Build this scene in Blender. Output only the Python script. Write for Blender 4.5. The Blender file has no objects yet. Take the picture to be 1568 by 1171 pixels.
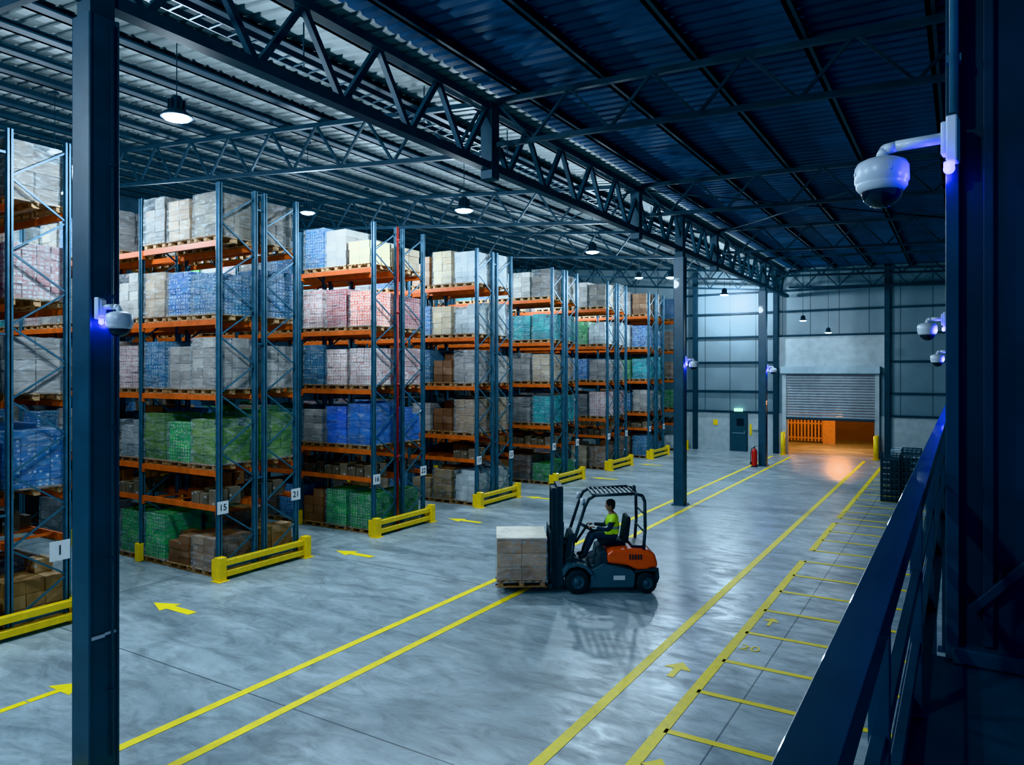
import bpy, math, random
from mathutils import Vector, Matrix
random.seed(7)
S=bpy.context.scene
COL=S.collection
# ---------------------------------------------------------------- helpers
def link(o,parent=None):
    COL.objects.link(o)
    if parent: o.parent=parent
    return o
def root(name,loc=(0,0,0),rz=0):
    e=bpy.data.objects.new(name,None); e.location=loc; e.rotation_euler=(0,0,rz); e.empty_display_size=.3
    return link(e)
class MB:
    def __init__(s): s.v=[];s.f=[];s.m=[];s.s=[]
    def add(s,vs,fs,m=0,sm=False):
        b=len(s.v); s.v+= [tuple(x) for x in vs]
        for k,f in enumerate(fs):
            s.f.append([b+i for i in f]); s.m.append(m); s.s.append(sm if not isinstance(sm,list) else sm[k])
    def box(s,c,d,m=0,M=None):
        c=Vector(c); vs=[]
        for z in(-.5,.5):
            for x,y in((-.5,-.5),(.5,-.5),(.5,.5),(-.5,.5)):
                p=Vector((x*d[0],y*d[1],z*d[2]))
                if M: p=M@p
                vs.append(c+p)
        s.add(vs,[(3,2,1,0),(4,5,6,7),(0,1,5,4),(1,2,6,5),(2,3,7,6),(3,0,4,7)],m)
    def b2(s,x0,x1,y0,y1,z0,z1,m=0):
        s.box(((x0+x1)/2,(y0+y1)/2,(z0+z1)/2),(abs(x1-x0),abs(y1-y0),abs(z1-z0)),m)
    def bar(s,p,q,w=.1,h=.1,m=0):
        p=Vector(p);q=Vector(q);d=q-p;L=d.length
        if L<1e-6:return
        y=d.normalized(); up=Vector((0,0,1))
        if abs(y.z)>.98: up=Vector((0,1,0))
        x=y.cross(up).normalized(); z=x.cross(y)
        M=Matrix((x,y,z)).transposed()
        s.box((p+q)/2,(w,L,h),m,M)
    def cyl(s,p,q,r,m=0,seg=12,r2=None,caps=True):
        p=Vector(p);q=Vector(q);d=(q-p).normalized(); r2=r if r2 is None else r2
        a=Vector((1,0,0)) if abs(d.x)<.9 else Vector((0,1,0))
        u=d.cross(a).normalized(); w=d.cross(u)
        vs=[]
        for c,rr in((p,r),(q,r2)):
            for i in range(seg):
                t=2*math.pi*i/seg; vs.append(c+u*math.cos(t)*rr+w*math.sin(t)*rr)
        fs=[(i,(i+1)%seg,seg+(i+1)%seg,seg+i) for i in range(seg)]; sm=[True]*seg
        if caps: fs+=[tuple(range(seg))[::-1],tuple(range(seg,2*seg))]; sm+=[False]*2
        s.add(vs,fs,m,sm)
    def tube(s,pts,r,m=0,seg=10):
        for a,b in zip(pts,pts[1:]): s.cyl(a,b,r,m,seg)
        for p in pts[1:-1]: s.ball(p,r,m,seg,6)
    def ball(s,c,r,m=0,seg=14,rings=10,sc=(1,1,1)):
        prof=[(max(1e-4,math.sin(math.pi*i/rings)*r),-math.cos(math.pi*i/rings)*r) for i in range(rings+1)]
        s.lathe(prof,c,m,seg,sc=sc)
    def lathe(s,prof,c=(0,0,0),m=0,seg=24,M=None,sc=(1,1,1)):
        c=Vector(c); vs=[]
        for r,z in prof:
            for i in range(seg):
                t=2*math.pi*i/seg; p=Vector((r*math.cos(t)*sc[0],r*math.sin(t)*sc[1],z*sc[2]))
                if M:p=M@p
                vs.append(c+p)
        fs=[]
        for k in range(len(prof)-1):
            for i in range(seg):
                j=(i+1)%seg; fs.append((k*seg+i,k*seg+j,(k+1)*seg+j,(k+1)*seg+i))
        s.add(vs,fs,m,True)
    def prism(s,pts,y0,y1,m=0):
        n=len(pts); vs=[(x,y0,z) for x,z in pts]+[(x,y1,z) for x,z in pts]
        fs=[tuple(range(n)),tuple(range(n,2*n))[::-1]]+[(i,n+i,n+(i+1)%n,(i+1)%n) for i in range(n)]
        s.add(vs,fs,m)
    def film(s,w,d,z0,z1,m,amp=.012):
        nx,ny,nz=7,8,9; ring=[]
        for i in range(nx): ring.append((-w/2+w*i/nx,-d/2))
        for i in range(ny): ring.append((w/2,-d/2+d*i/ny))
        for i in range(nx): ring.append((w/2-w*i/nx,d/2))
        for i in range(ny): ring.append((-w/2,d/2-d*i/ny))
        n=len(ring); vs=[]
        for k in range(nz+1):
            t=k/nz; tp=1-.02*t
            for (x,y) in ring:
                a=random.uniform(-.2,1)*amp
                L=math.hypot(x,y); vs.append((x*tp*(1+a/L),y*tp*(1+a/L),z0+(z1-z0)*t+random.uniform(-.02,.02)*(0<k<nz)))
        for (x,y) in ring: vs.append((x*.72,y*.72,z1+random.uniform(.0,.02)))
        fs=[(k*n+i,k*n+(i+1)%n,(k+1)*n+(i+1)%n,(k+1)*n+i) for k in range(nz+1) for i in range(n)]
        s.add(vs,fs,m,False)
    def mesh(s,name,mats):
        me=bpy.data.meshes.new(name); me.from_pydata(s.v,[],s.f)
        for mt in mats: me.materials.append(mt)
        me.polygons.foreach_set('material_index',s.m); me.polygons.foreach_set('use_smooth',s.s)
        me.update(); return me
    def obj(s,name,mats,parent=None,loc=(0,0,0),rz=0,bevel=0,seg=2):
        if not isinstance(mats,(list,tuple)): mats=[mats]
        o=bpy.data.objects.new(name,s.mesh(name,mats)); o.location=loc; o.rotation_euler=(0,0,rz); link(o,parent)
        if bevel:
            b=o.modifiers.new('bevel','BEVEL'); b.width=bevel; b.segments=seg; b.limit_method='ANGLE'
        return o
# ---------------------------------------------------------------- materials
def nt(name):
    m=bpy.data.materials.new(name); m.use_nodes=True
    t=m.node_tree; b=t.nodes['Principled BSDF']; return m,t,b
def N(t,typ,**k):
    n=t.nodes.new(typ)
    for a,v in k.items():
        if a.startswith('i_'): n.inputs[a[2:].replace('_',' ')].default_value=v
        else: setattr(n,a,v)
    return n
def mixc(t,fac,a,b,mode='MIX'):
    n=t.nodes.new('ShaderNodeMix'); n.data_type='RGBA'; n.blend_type=mode
    for idx,x in((0,fac),(6,a),(7,b)):
        if isinstance(x,bpy.types.NodeSocket): t.links.new(x,n.inputs[idx])
        else: n.inputs[idx].default_value=x if idx==0 else (tuple(x)+(1,) if len(x)==3 else x)
    return n.outputs[2]
def math_(t,op,a,b=0,c=None):
    n=t.nodes.new('ShaderNodeMath'); n.operation=op
    for i,x in enumerate((a,b,c)):
        if x is None: continue
        if isinstance(x,bpy.types.NodeSocket): t.links.new(x,n.inputs[i])
        else: n.inputs[i].default_value=x
    return n.outputs[0]
def ramp(t,src,stops):
    r=t.nodes.new('ShaderNodeValToRGB'); t.links.new(src,r.inputs[0])
    e=r.color_ramp.elements
    while len(e)<len(stops): e.new(.5)
    for i,(p,c) in enumerate(stops):
        e[i].position=p; e[i].color=(c,c,c,1) if isinstance(c,(int,float)) else tuple(c)+(1,)
    return r.outputs[0]
def mat(name,col,rough=.5,metal=0.,var=.15,scale=6,bump=0,coat=0,spec=.5):
    m,t,b=nt(name)
    tc=N(t,'ShaderNodeTexCoord'); n=N(t,'ShaderNodeTexNoise',i_Scale=scale,i_Detail=5.)
    t.links.new(tc.outputs['Object'],n.inputs['Vector'])
    d=tuple(c*(1-var) for c in col); l=tuple(min(1,c*(1+var)) for c in col)
    r=ramp(t,n.outputs['Fac'],[(.3,d),(.7,l)])
    t.links.new(r,b.inputs['Base Color'])
    b.inputs['Roughness'].default_value=rough; b.inputs['Metallic'].default_value=metal
    b.inputs['Coat Weight'].default_value=coat; b.inputs['Specular IOR Level'].default_value=spec
    if bump:
        bp=N(t,'ShaderNodeBump',i_Strength=bump,i_Distance=.01); t.links.new(n.outputs['Fac'],bp.inputs['Height']); t.links.new(bp.outputs[0],b.inputs['Normal'])
    return m
def emat(name,col,st):
    m,t,b=nt(name); b.inputs['Base Color'].default_value=tuple(col)+(1,)
    b.inputs['Emission Color'].default_value=tuple(col)+(1,); b.inputs['Emission Strength'].default_value=st; return m
def loadmat(name,cA,cB,lab=None,labamt=.5,haze=.35,hz=(.5,.58,.62),dim=.95):
    cA=tuple(x*dim for x in cA); cB=tuple(x*dim for x in cB)
    m,t,b=nt(name)
    g=N(t,'ShaderNodeNewGeometry'); tc=N(t,'ShaderNodeTexCoord'); oi=N(t,'ShaderNodeObjectInfo')
    c=mixc(t,g.outputs['Random Per Island'],cA,cB)
    mp=N(t,'ShaderNodeMapping')
    t.links.new(tc.outputs['Object'],mp.inputs[0])
    v=N(t,'ShaderNodeTexVoronoi',i_Scale=1.,distance='CHEBYCHEV'); t.links.new(mp.outputs[0],v.inputs['Vector'])
    if lab:
        mp.inputs['Scale'].default_value=(11,11,13); v.inputs['Randomness'].default_value=.3
        c=mixc(t,ramp(t,v.outputs['Distance'],[(labamt-.08,.9),(labamt,0.)]),c,lab)
    else:
        mp.inputs['Scale'].default_value=(4.1,4.1,5.3); mp.inputs['Location'].default_value=(.3,.1,.4); v.inputs['Randomness'].default_value=.7
        c=mixc(t,ramp(t,v.outputs['Distance'],[(.12,.7),(.14,0.)]),c,(.55,.57,.57))
    n2=N(t,'ShaderNodeTexNoise',i_Scale=1.8,i_Detail=2.); t.links.new(tc.outputs['Object'],n2.inputs['Vector'])
    c=mixc(t,ramp(t,n2.outputs['Fac'],[(.42,.0),(.66,.5)]),c,tuple(x*.35 for x in cA))
    hs=N(t,'ShaderNodeHueSaturation'); t.links.new(c,hs.inputs['Color']); hs.inputs['Saturation'].default_value=1.08
    t.links.new(math_(t,'MULTIPLY_ADD',oi.outputs['Random'],.75,.55),hs.inputs['Value'])
    t.links.new(math_(t,'MULTIPLY_ADD',oi.outputs['Random'],.03,.485),hs.inputs['Hue'])
    t.links.new(hs.outputs[0],b.inputs['Base Color'])
    b.inputs['Roughness'].default_value=.6
    return m
def film_mat():
    m,t,b=nt('clear_stretch_film'); out=t.nodes['Material Output']
    tc=N(t,'ShaderNodeTexCoord'); oi=N(t,'ShaderNodeObjectInfo')
    mp=N(t,'ShaderNodeMapping'); mp.inputs['Scale'].default_value=(2.2,2.2,8); mp.inputs['Rotation'].default_value=(.45,.4,0)
    t.links.new(tc.outputs['Object'],mp.inputs[0])
    off=N(t,'ShaderNodeVectorMath',operation='ADD'); t.links.new(mp.outputs[0],off.inputs[0])
    cb=N(t,'ShaderNodeCombineXYZ'); t.links.new(math_(t,'MULTIPLY',oi.outputs['Random'],37.),cb.inputs[0]); t.links.new(cb.outputs[0],off.inputs[1])
    n=N(t,'ShaderNodeTexNoise',i_Scale=1.3,i_Detail=5.,i_Roughness=.6); n.inputs['Distortion'].default_value=1.4
    t.links.new(off.outputs[0],n.inputs['Vector'])
    b.inputs['Base Color'].default_value=(.62,.68,.72,1); b.inputs['Roughness'].default_value=.18; b.inputs['Specular IOR Level'].default_value=1.
    bp=N(t,'ShaderNodeBump',i_Strength=1.,i_Distance=.04); t.links.new(n.outputs['Fac'],bp.inputs['Height']); t.links.new(bp.outputs[0],b.inputs['Normal'])
    tr=N(t,'ShaderNodeBsdfTransparent'); tr.inputs[0].default_value=(.97,.98,.98,1)
    mx=N(t,'ShaderNodeMixShader'); t.links.new(ramp(t,n.outputs['Fac'],[(.4,.08),(.55,.2),(.72,.5)]),mx.inputs[0])
    t.links.new(tr.outputs[0],mx.inputs[1]); t.links.new(b.outputs[0],mx.inputs[2]); t.links.new(mx.outputs[0],out.inputs[0])
    return m
M_film=film_mat()
M_steel=mat('blue_grey_column_paint',(.018,.05,.085),.42,.1,.25,3,coat=.1)
M_truss=mat('dark_truss_paint',(.009,.025,.042),.6,.1,.25,3,spec=.3)
M_girder=mat('girder_paint',(.014,.040,.065),.55,.1,.25,3,spec=.4)
M_post=mat('rack_upright_galvanised_blue',(.085,.165,.235),.4,.4,.25,5)
M_beam=mat('rack_beam_orange',(.56,.115,.025),.42,0,.2,5)
M_yel=mat('safety_yellow_paint',(.85,.58,.01),.4,0,.12,8,coat=.2)
M_wood=mat('pallet_wood',(.42,.26,.14),.75,0,.3,9,bump=.2)
M_white=mat('white_plastic',(.6,.68,.76),.35,0,.05,5,coat=.3)
M_black=mat('black_rubber',(.012,.013,.015),.7,0,.2,20,bump=.2)
M_dark=mat('dark_grey_paint',(.03,.04,.05),.42,.1,.2,6)
M_navy=mat('navy_sheet_metal',(.006,.014,.034),.5,.1,.3,3)
M_rail=mat('navy_handrail_paint',(.008,.028,.058),.38,.1,.25,4,coat=.3)
M_red=mat('red_paint',(.5,.03,.02),.4,0,.15,6,coat=.3)
M_pipe=mat('oxide_red_pipe',(.22,.025,.02),.55,0,.2,6)
M_orange=mat('forklift_orange_red',(.78,.09,.015),.32,0,.08,5,coat=.5)
M_glass=mat('smoked_dome_glass',(.008,.010,.02),.08,0,.1,3,coat=.2,spec=.4)
M_led=emat('blue_led',(.0,.03,1.),9)
M_lens=emat('high_bay_lens',(.62,.88,1.),60)
M_sign=mat('sign_white',(.72,.76,.78),.5,0,.04,5)
M_txt=mat('sign_black_ink',(.01,.01,.012),.6)
M_galv=mat('galvanised_conduit',(.2,.28,.36),.4,.5,.2,8)
def floor_mat():
    m,t,b=nt('polished_concrete'); tc=N(t,'ShaderNodeTexCoord'); O=tc.outputs['Object']
    n1=N(t,'ShaderNodeTexNoise',i_Scale=.4,i_Detail=10.,i_Roughness=.66); n1.inputs['Distortion'].default_value=1.1
    mp=N(t,'ShaderNodeMapping'); mp.inputs['Rotation'].default_value=(0,0,.55); mp.inputs['Scale'].default_value=(1,2.2,1)
    t.links.new(O,mp.inputs[0]); t.links.new(mp.outputs[0],n1.inputs['Vector'])
    n2=N(t,'ShaderNodeTexNoise',i_Scale=1.2,i_Detail=9.,i_Roughness=.68); n2.inputs['Distortion'].default_value=1.2; t.links.new(mp.outputs[0],n2.inputs['Vector'])
    c=ramp(t,n1.outputs['Fac'],[(.34,(.22,.275,.31)),(.5,(.335,.41,.45)),(.66,(.46,.545,.59))])
    c2=ramp(t,n2.outputs['Fac'],[(.36,.62),(.58,1.0)])
    c=mixc(t,1.,c,c2,'MULTIPLY')
    sx=N(t,'ShaderNodeSeparateXYZ'); t.links.new(O,sx.inputs[0])
    def joint(s,off,per,w):
        f=math_(t,'FRACT',math_(t,'DIVIDE',math_(t,'ADD',s,off),per))
        return math_(t,'LESS_THAN',f,w/per)
    j=math_(t,'MAXIMUM',joint(sx.outputs[0],30+2.0,5.9,.02),joint(sx.outputs[1],40+.6,5.9,.02))
    c=mixc(t,math_(t,'MULTIPLY',j,.85),c,(.03,.04,.05))
    t.links.new(c,b.inputs['Base Color'])
    t.links.new(ramp(t,n2.outputs['Fac'],[(.3,.48),(.7,.25)]),b.inputs['Roughness'])
    b.inputs['Specular IOR Level'].default_value=.5
    bp=N(t,'ShaderNodeBump',i_Strength=.15,i_Distance=.01); t.links.new(n2.outputs['Fac'],bp.inputs['Height']); t.links.new(bp.outputs[0],b.inputs['Normal'])
    return m
M_floor=floor_mat()
def line_mat():
    m,t,b=nt('worn_yellow_floor_paint'); tc=N(t,'ShaderNodeTexCoord')
    n=N(t,'ShaderNodeTexNoise',i_Scale=6.,i_Detail=8.,i_Roughness=.75); t.links.new(tc.outputs['Object'],n.inputs['Vector'])
    t.links.new(ramp(t,n.outputs['Fac'],[(.28,(.4,.36,.1)),(.4,(.85,.66,.02)),(.7,(1.,.78,.02))]),b.inputs['Base Color'])
    b.inputs['Roughness'].default_value=.5; return m
M_line=line_mat()
def panel_mat(name,col,per=1.0):
    m,t,b=nt(name); tc=N(t,'ShaderNodeTexCoord'); sx=N(t,'ShaderNodeSeparateXYZ'); t.links.new(tc.outputs['Object'],sx.inputs[0])
    f=math_(t,'FRACT',math_(t,'DIVIDE',math_(t,'ADD',sx.outputs[0],60),per)); seam=math_(t,'LESS_THAN',f,.045/per)
    w=N(t,'ShaderNodeTexNoise',i_Scale=.8,i_Detail=5.); t.links.new(tc.outputs['Object'],w.inputs['Vector'])
    c=mixc(t,w.outputs['Fac'],tuple(x*.7 for x in col),tuple(min(1,x*1.25) for x in col)); c=mixc(t,math_(t,'MULTIPLY',seam,.8),c,tuple(x*.2 for x in col))
    t.links.new(c,b.inputs['Base Color']); b.inputs['Roughness'].default_value=.5; return m
M_panel=panel_mat('insulated_wall_panel',(.16,.225,.265),1.4)
M_dado=mat('white_blockwork',(.38,.45,.48),.6,0,.12,3)
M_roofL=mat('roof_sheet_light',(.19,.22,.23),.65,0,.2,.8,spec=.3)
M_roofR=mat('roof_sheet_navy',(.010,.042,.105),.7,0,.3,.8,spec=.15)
M_wallD=mat('dark_wall_sheet',(.02,.045,.075),.6,0,.25,2)
M_plate=mat('checker_plate',(.015,.045,.08),.35,.4,.2,4)
def plate():
    t=M_plate.node_tree; b=t.nodes['Principled BSDF']; tc=N(t,'ShaderNodeTexCoord'); mp=N(t,'ShaderNodeMapping'); mp.inputs['Rotation'].default_value=(0,0,.785); mp.inputs['Scale'].default_value=(28,28,28)
    t.links.new(tc.outputs['Object'],mp.inputs[0]); c=N(t,'ShaderNodeTexVoronoi',i_Scale=1.); c.inputs['Randomness'].default_value=0; t.links.new(mp.outputs[0],c.inputs['Vector'])
    r=ramp(t,c.outputs['Distance'],[(.25,1.),(.4,0.)]); bp=N(t,'ShaderNodeBump',i_Strength=.8,i_Distance=.01); t.links.new(r,bp.inputs['Height']); t.links.new(bp.outputs[0],b.inputs['Normal'])
plate()
# ---------------------------------------------------------------- camera
YAW=math.atan(688/1117.); H=4.4
cd=bpy.data.cameras.new('camera'); cam=bpy.data.objects.new('camera',cd); link(cam)
cam.location=(0,0,H); cam.rotation_euler=(math.pi/2,0,YAW)
cd.lens=25.65; cd.sensor_width=36; cd.shift_y=-.0108; cd.clip_start=.05; cd.clip_end=200
S.camera=cam
# ---------------------------------------------------------------- shell
YW=41.0; XL=-30.; XR=.35
b=MB(); b.b2(XL,4,-9,58,-.2,0); b.obj('floor',M_floor)
def ct(x):
    return 9.4+.035*(-x) if x>-7.9 else 9.6765+.085*(-7.9-x)
def corr(b,x0,x1,m):
    pts=[]; y=-9.
    while y<YW:
        pts+=[(y,0),(y+.17,0),(y+.2,.05),(y+.27,.05)]; y+=.3
    vs=[];n=len(pts)
    for x in(x0,x1):
        for yy,dz in pts: vs.append((x,yy,ct(x)+.24+dz))
    b.add(vs,[(i,i+1,n+i+1,n+i) for i in range(n-1)],m)
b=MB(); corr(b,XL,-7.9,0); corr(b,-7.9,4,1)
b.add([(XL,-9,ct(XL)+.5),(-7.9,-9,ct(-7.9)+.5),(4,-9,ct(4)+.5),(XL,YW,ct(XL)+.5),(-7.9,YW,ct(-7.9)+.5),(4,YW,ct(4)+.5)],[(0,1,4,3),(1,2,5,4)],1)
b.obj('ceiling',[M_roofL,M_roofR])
DX0,DX1,DZ=-7.92,-3.74,4.35
b=MB()
b.b2(XL,DX0,YW,YW+.2,2.15,11.8,0); b.b2(DX1,4,YW,YW+.2,2.15,11.8,0); b.b2(DX0,DX1,YW,YW+.2,6.25,11.8,0)
b.b2(XL,DX0,YW-.03,YW+.2,0,2.15,1); b.b2(DX1,4,YW-.03,YW+.2,0,2.15,1)
b.b2(-8.4,-3.2,YW-.03,YW+.2,DZ,6.25,1)
b.obj('wall_back',[M_panel,M_dado])
b=MB()
for z in (2.17,3.3,4.9,6.3,7.6,8.7):
    if z in(3.3,4.9): segs=((-13.5,-8.5),(-3.2,XR))
    else: segs=((-13.5,-8.5),(-3.2,XR)) if z<6 else ((-13.5,XR),)
    for x0,x1 in segs: b.b2(x0,x1,YW-.12,YW-.035,z-.05,z+.05)
for x in(-8.5,-3.15,-12.9): b.b2(x-.12,x+.12,YW-.26,YW-.035,0,10)
b.obj('trim_1',M_truss)
b=MB(); b.b2(XL-.2,XL,-9,YW,0,12); b.obj('wall_left',M_wallD)
b=MB(); b.b2(XR,XR+.15,4.95,YW,0,10); b.obj('wall_right',M_wallD)
rt=root('roller_shutter_door',((DX0+DX1)/2,YW-.04,0)); w=(DX1-DX0)+.08
b=MB()
z=1.95
while z<4.3:
    pr=[(-.10,z),(-.05,z),(-.05,z+.125),(-.10,z+.125),(-.135,z+.09),(-.135,z+.035)]
    n=len(pr); vs=[(-w/2,y,zz) for y,zz in pr]+[(w/2,y,zz) for y,zz in pr]
    b.add(vs,[tuple(range(n))[::-1],tuple(range(n,2*n))]+[(i,(i+1)%n,n+(i+1)%n,n+i) for i in range(n)],0)
    z+=.14
b.b2(-w/2,w/2,-.14,-.04,1.85,1.95,1)
b.obj('curtain',[mat('galvanised_slats',(.3,.36,.4),.5,.1,.1,4),M_dark],rt)
b=MB(); b.b2(-w/2-.25,w/2+.25,-.42,-.0,4.28,4.66,0)
b.obj('hood',[mat('shutter_hood',(.3,.4,.45),.45,.1,.1,4)],rt,bevel=.02)
b=MB()
for s in(-1,1):
    b.b2(s*(w/2+.1)-.1,s*(w/2+.1)+.1,-.18,0,0,4.28,0)
    b.b2(s*(w/2+.1)-.06,s*(w/2+.1)+.06,-.22,-.18,0,1.2,1)
b.obj('guides',[M_dado,M_yel],rt)
for x in(DX0-.12,DX1+.12):
    b=MB(); b.cyl((0,0,0),(0,0,1.15),.11,0,16); b.ball((0,0,1.15),.11,0,16,8,(1,1,.5)); b.cyl((0,0,0),(0,0,.02),.2,0,16); b.obj('yellow_bollard',M_yel,loc=(x,YW-.65,0))
rt=root('door_1',(-10.48,YW-.06,0))
b=MB(); b.b2(-.48,.48,-.06,.025,0,2.12,1); b.b2(-.42,.42,-.08,-.02,.02,2.06,0); b.box((.33,-.11,1.05),(.05,.05,.16),2); b.box((0,-.09,1.0),(.7,.03,.05),2); b.b2(-.1,.3,-.085,-.08,1.4,1.8,3)
b.obj('leaf',[mat('door_dark_teal',(.015,.045,.07),.4),M_dark,M_galv,M_glass],rt,bevel=.006)
b=MB(); b.b2(-10.7,-10.25,YW-.22,YW-.13,2.2,2.36); b.obj('exit_sign',emat('exit_sign_green',(.5,1.,.75),3))
b=MB(); b.b2(-9.75,-9.35,YW-.2,YW-.035,1.2,1.8); b.b2(-9.7,-9.4,YW-.22,YW-.19,1.25,1.75); b.obj('electrical_cabinet',M_dado,bevel=.01)
b=MB(); b.b2(-11.9,-11.65,YW-.06,YW-.035,1.4,1.7);b.b2(-9.9,-9.78,YW-.07,YW-.035,.9,1.5); b.obj('notice_board',M_yel)
b=MB(); b.b2(-13,1,51,51.2,0,5,0); b.b2(-13,-12.8,YW+.2,51,0,5,0); b.b2(.8,1,YW+.2,51,0,5,0); b.b2(-13,1,YW+.2,51,5,5.2,0)
b.obj('wall_yard',mat('yard_wall_brown',(.14,.08,.05),.7))
b=MB()
x=-11.5
while x<-7.1:
    b.b2(x,x+.1,48,48.05,.1,1.9,0); x+=.2
for z in(.3,1.2,1.85): b.b2(-11.6,-7.1,48.05,48.1,z-.05,z+.05,0)
b.b2(-7.2,-6.5,47.8,48.3,0,2.0,0); b.b2(-11.7,-11.5,48,48.2,0,2.0,0)
b.obj('slatted_timber_gate',mat('orange_lit_timber',(.42,.25,.13),.6))
# ---------------------------------------------------------------- steel columns
def column(loc,h,w=.32,name='steel_column'):
    b=MB()
    b.b2(-w/2,w/2,-w/2,w/2,0.02,h)
    for s in(-1,1):
        b.b2(s*(w/2+.006)-.006,s*(w/2+.006)+.006,-w/2,-w/2+.03,.02,h); b.b2(s*(w/2+.006)-.006,s*(w/2+.006)+.006,w/2-.03,w/2,.02,h)
    b.b2(-w/2-.08,w/2+.08,-w/2-.08,w/2+.08,0,.025)
    for x in(-w/2-.04,w/2+.04):
        for y in(-w/2-.04,w/2+.04): b.cyl((x,y,.025),(x,y,.06),.018,0,6)
    return b.obj(name,M_steel,loc=loc,bevel=.006,seg=1)
CX=-7.9
column((CX,4.32,0),8.16); column((CX,23.4,0),8.16); column((CX,35.2,0),8.16)
b=MB(); b.cyl((0,0,.3),(0,0,8.1),.013,0,8)
for z in(1,2.4,3.8,5.2,6.6): b.box((0,0,z),(.05,.05,.03),0)
b.obj('column_conduit',M_steel,loc=(CX+.19,4.32+.07,0))
b=MB(); b.b2(-.002,.002,-.14,.0,-.012,.025); b.b2(-.002,.002,.0,.12,.005,.035); b.obj('silver_tape_patch',M_sign,loc=(CX+.175,4.32-.0,1.6))
# ---------------------------------------------------------------- lattice girder
b=MB(); zb,zt=8.42,9.55
b.b2(CX-.1,CX+.1,-8.5,YW-.3,zb-.09,zb+.06); b.b2(CX-.1,CX+.1,-8.5,YW-.3,zt-.06,zt+.08)
y=-8.4; P=1.56
while y<YW-1.2:
    b.bar((CX,y,zt),(CX,y+P/2,zb),.09,.09); b.bar((CX,y+P/2,zb),(CX,y+P,zt),.09,.09); y+=P
for yy in(4.32,12.0,19.6,27.3,35.2): b.b2(CX-.13,CX+.13,yy-.13,yy+.13,zb-.25,zt+.1)
b.b2(CX-.13,CX+.13,23.27,23.53,zb-.25,zt+.1)
b.obj('lattice_girder',M_girder)
def rafter(y):
    b=MB()
    xs=[-29.8,CX-.15,XR-.1]
    for x0,x1,dep,n in((xs[0],xs[1],1.0,14),(CX+.15,xs[2],.85,5)):
        z0,z1=ct(x0),ct(x1)
        b.bar((x0,y,z0),(x1,y,z1),.1,.1); b.bar((x0,y,z0-dep),(x1,y,z1-dep),.09,.09)
        for i in range(n):
            a=i/n; c=(i+.5)/n; d=(i+1)/n
            f=lambda k,s:(x0+(x1-x0)*k,y,z0+(z1-z0)*k-s)
            b.bar(f(a,0),f(c,dep),.05,.05); b.bar(f(c,dep),f(d,0),.05,.05)
    b.obj('roof_truss',M_truss)
for y in(-3.4,4.32,12.0,19.6,27.3,35.2,40.4): rafter(y)
b=MB()
xs=[]; x=-.4
while x>-7.5: xs.append(x); x-=1.7
x=-8.5
while x>-29.5: xs.append(x); x-=1.35
for x in xs:
    z=ct(x)+.05
    b.b2(x-.035,x+.035,-8.8,YW-.05,z,z+.2); b.b2(x-.035,x+(.24 if x<-8 else .09),-8.8,YW-.05,z,z+.03)
b.obj('roof_purlins',M_truss)
b=MB()
for y0,y1 in((19.6,27.3),):
    for xa,xb in((-8,-16),(-16,-24),(-7.8,-.2)):
        b.cyl((xa,y0,ct(xa)-.12),(xb,y1,ct(xb)-.12),.025,0,6); b.cyl((xb,y0,ct(xb)-.12),(xa,y1,ct(xa)-.12),.025,0,6)
b.obj('roof_bracing_rods',M_truss)
b=MB()
for dx in(-.15,.15): b.b2(-8.75+dx-.012,-8.75+dx+.012,-8,YW-.5,9.15,9.24)
y=-8
while y<YW-.6: b.b2(-8.9,-8.6,y,y+.03,9.15,9.17); y+=.3
y=-7
while y<YW-1: b.cyl((-8.75,y,9.15),(-8.75,y,ct(-8.75)+.1),.012,0,6); y+=3
b.obj('cable_tray',M_girder)
# ---------------------------------------------------------------- lamps
LC=(.68,.87,1.)
def lamp(x,y,z,P=650,small=1.,ceil=True):
    rt=root('high_bay_lamp',(x,y,z)); s=small
    b=MB()
    b.lathe([(.001,.34*s),(.07*s,.34*s),(.09*s,.3*s),(.1*s,.14*s),(.15*s,.10*s),(.235*s,.04*s),(.245*s,0),(.22*s,.0),(.2*s,.03*s)],(0,0,0),0,24)
    for k in range(10):
        a=k*math.pi/5; b.box((math.cos(a)*.11*s,math.sin(a)*.11*s,.2*s),(.06*s,.01,.16*s),0,Matrix.Rotation(a,3,'Z'))
    top=ct(x)+.1-z
    b.cyl((0,0,.33*s),(0,0,top),.008,0,6); b.b2(-.06,.06,-.06,.06,top-.05,top)
    b.obj('housing',M_truss,rt)
    b=MB(); b.lathe([(.001,-.06*s),(.1*s,-.055*s),(.19*s,-.03*s),(.225*s,.01*s),(.2*s,.025*s),(.001,.025*s)],(0,0,0),0,24); b.obj('lens',M_lens,rt)
    l=bpy.data.lights.new('lamp_light','POINT'); l.energy=P; l.color=LC; l.shadow_soft_size=.16
    o=bpy.data.objects.new('lamp_light',l); o.location=(0,0,-.24); link(o,rt)
for y in(-.6,7.2,15.2,22.8,30.8,39.2): lamp(-10.8,y,8.5,950)
lamp(-14.4,13.3,8.5,500,.8)
for y in(8.4,18.3,23.4,28.9,34.0): lamp(-17.,y,8.35,560,.8)  # added lamps, hidden behind the rack tops, to light the rack fronts
for y in(3.5,8.4,13.3,18.3): lamp(-20.8,y,8.35,450,.8)  # second added row of aisle fill lamps, deeper between the racks
lamp(-11.9,29.8,8.45,200,.8)
lamp(-6.1,35,6.7,130,.7); lamp(-5.4,37.5,6.25,130,.7)
for x,y in((-4,-3.5),(-14,-2)): lamp(x,y,8.8,1100)  # unseen fill lamps added behind the camera to brighten the floor
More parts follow.
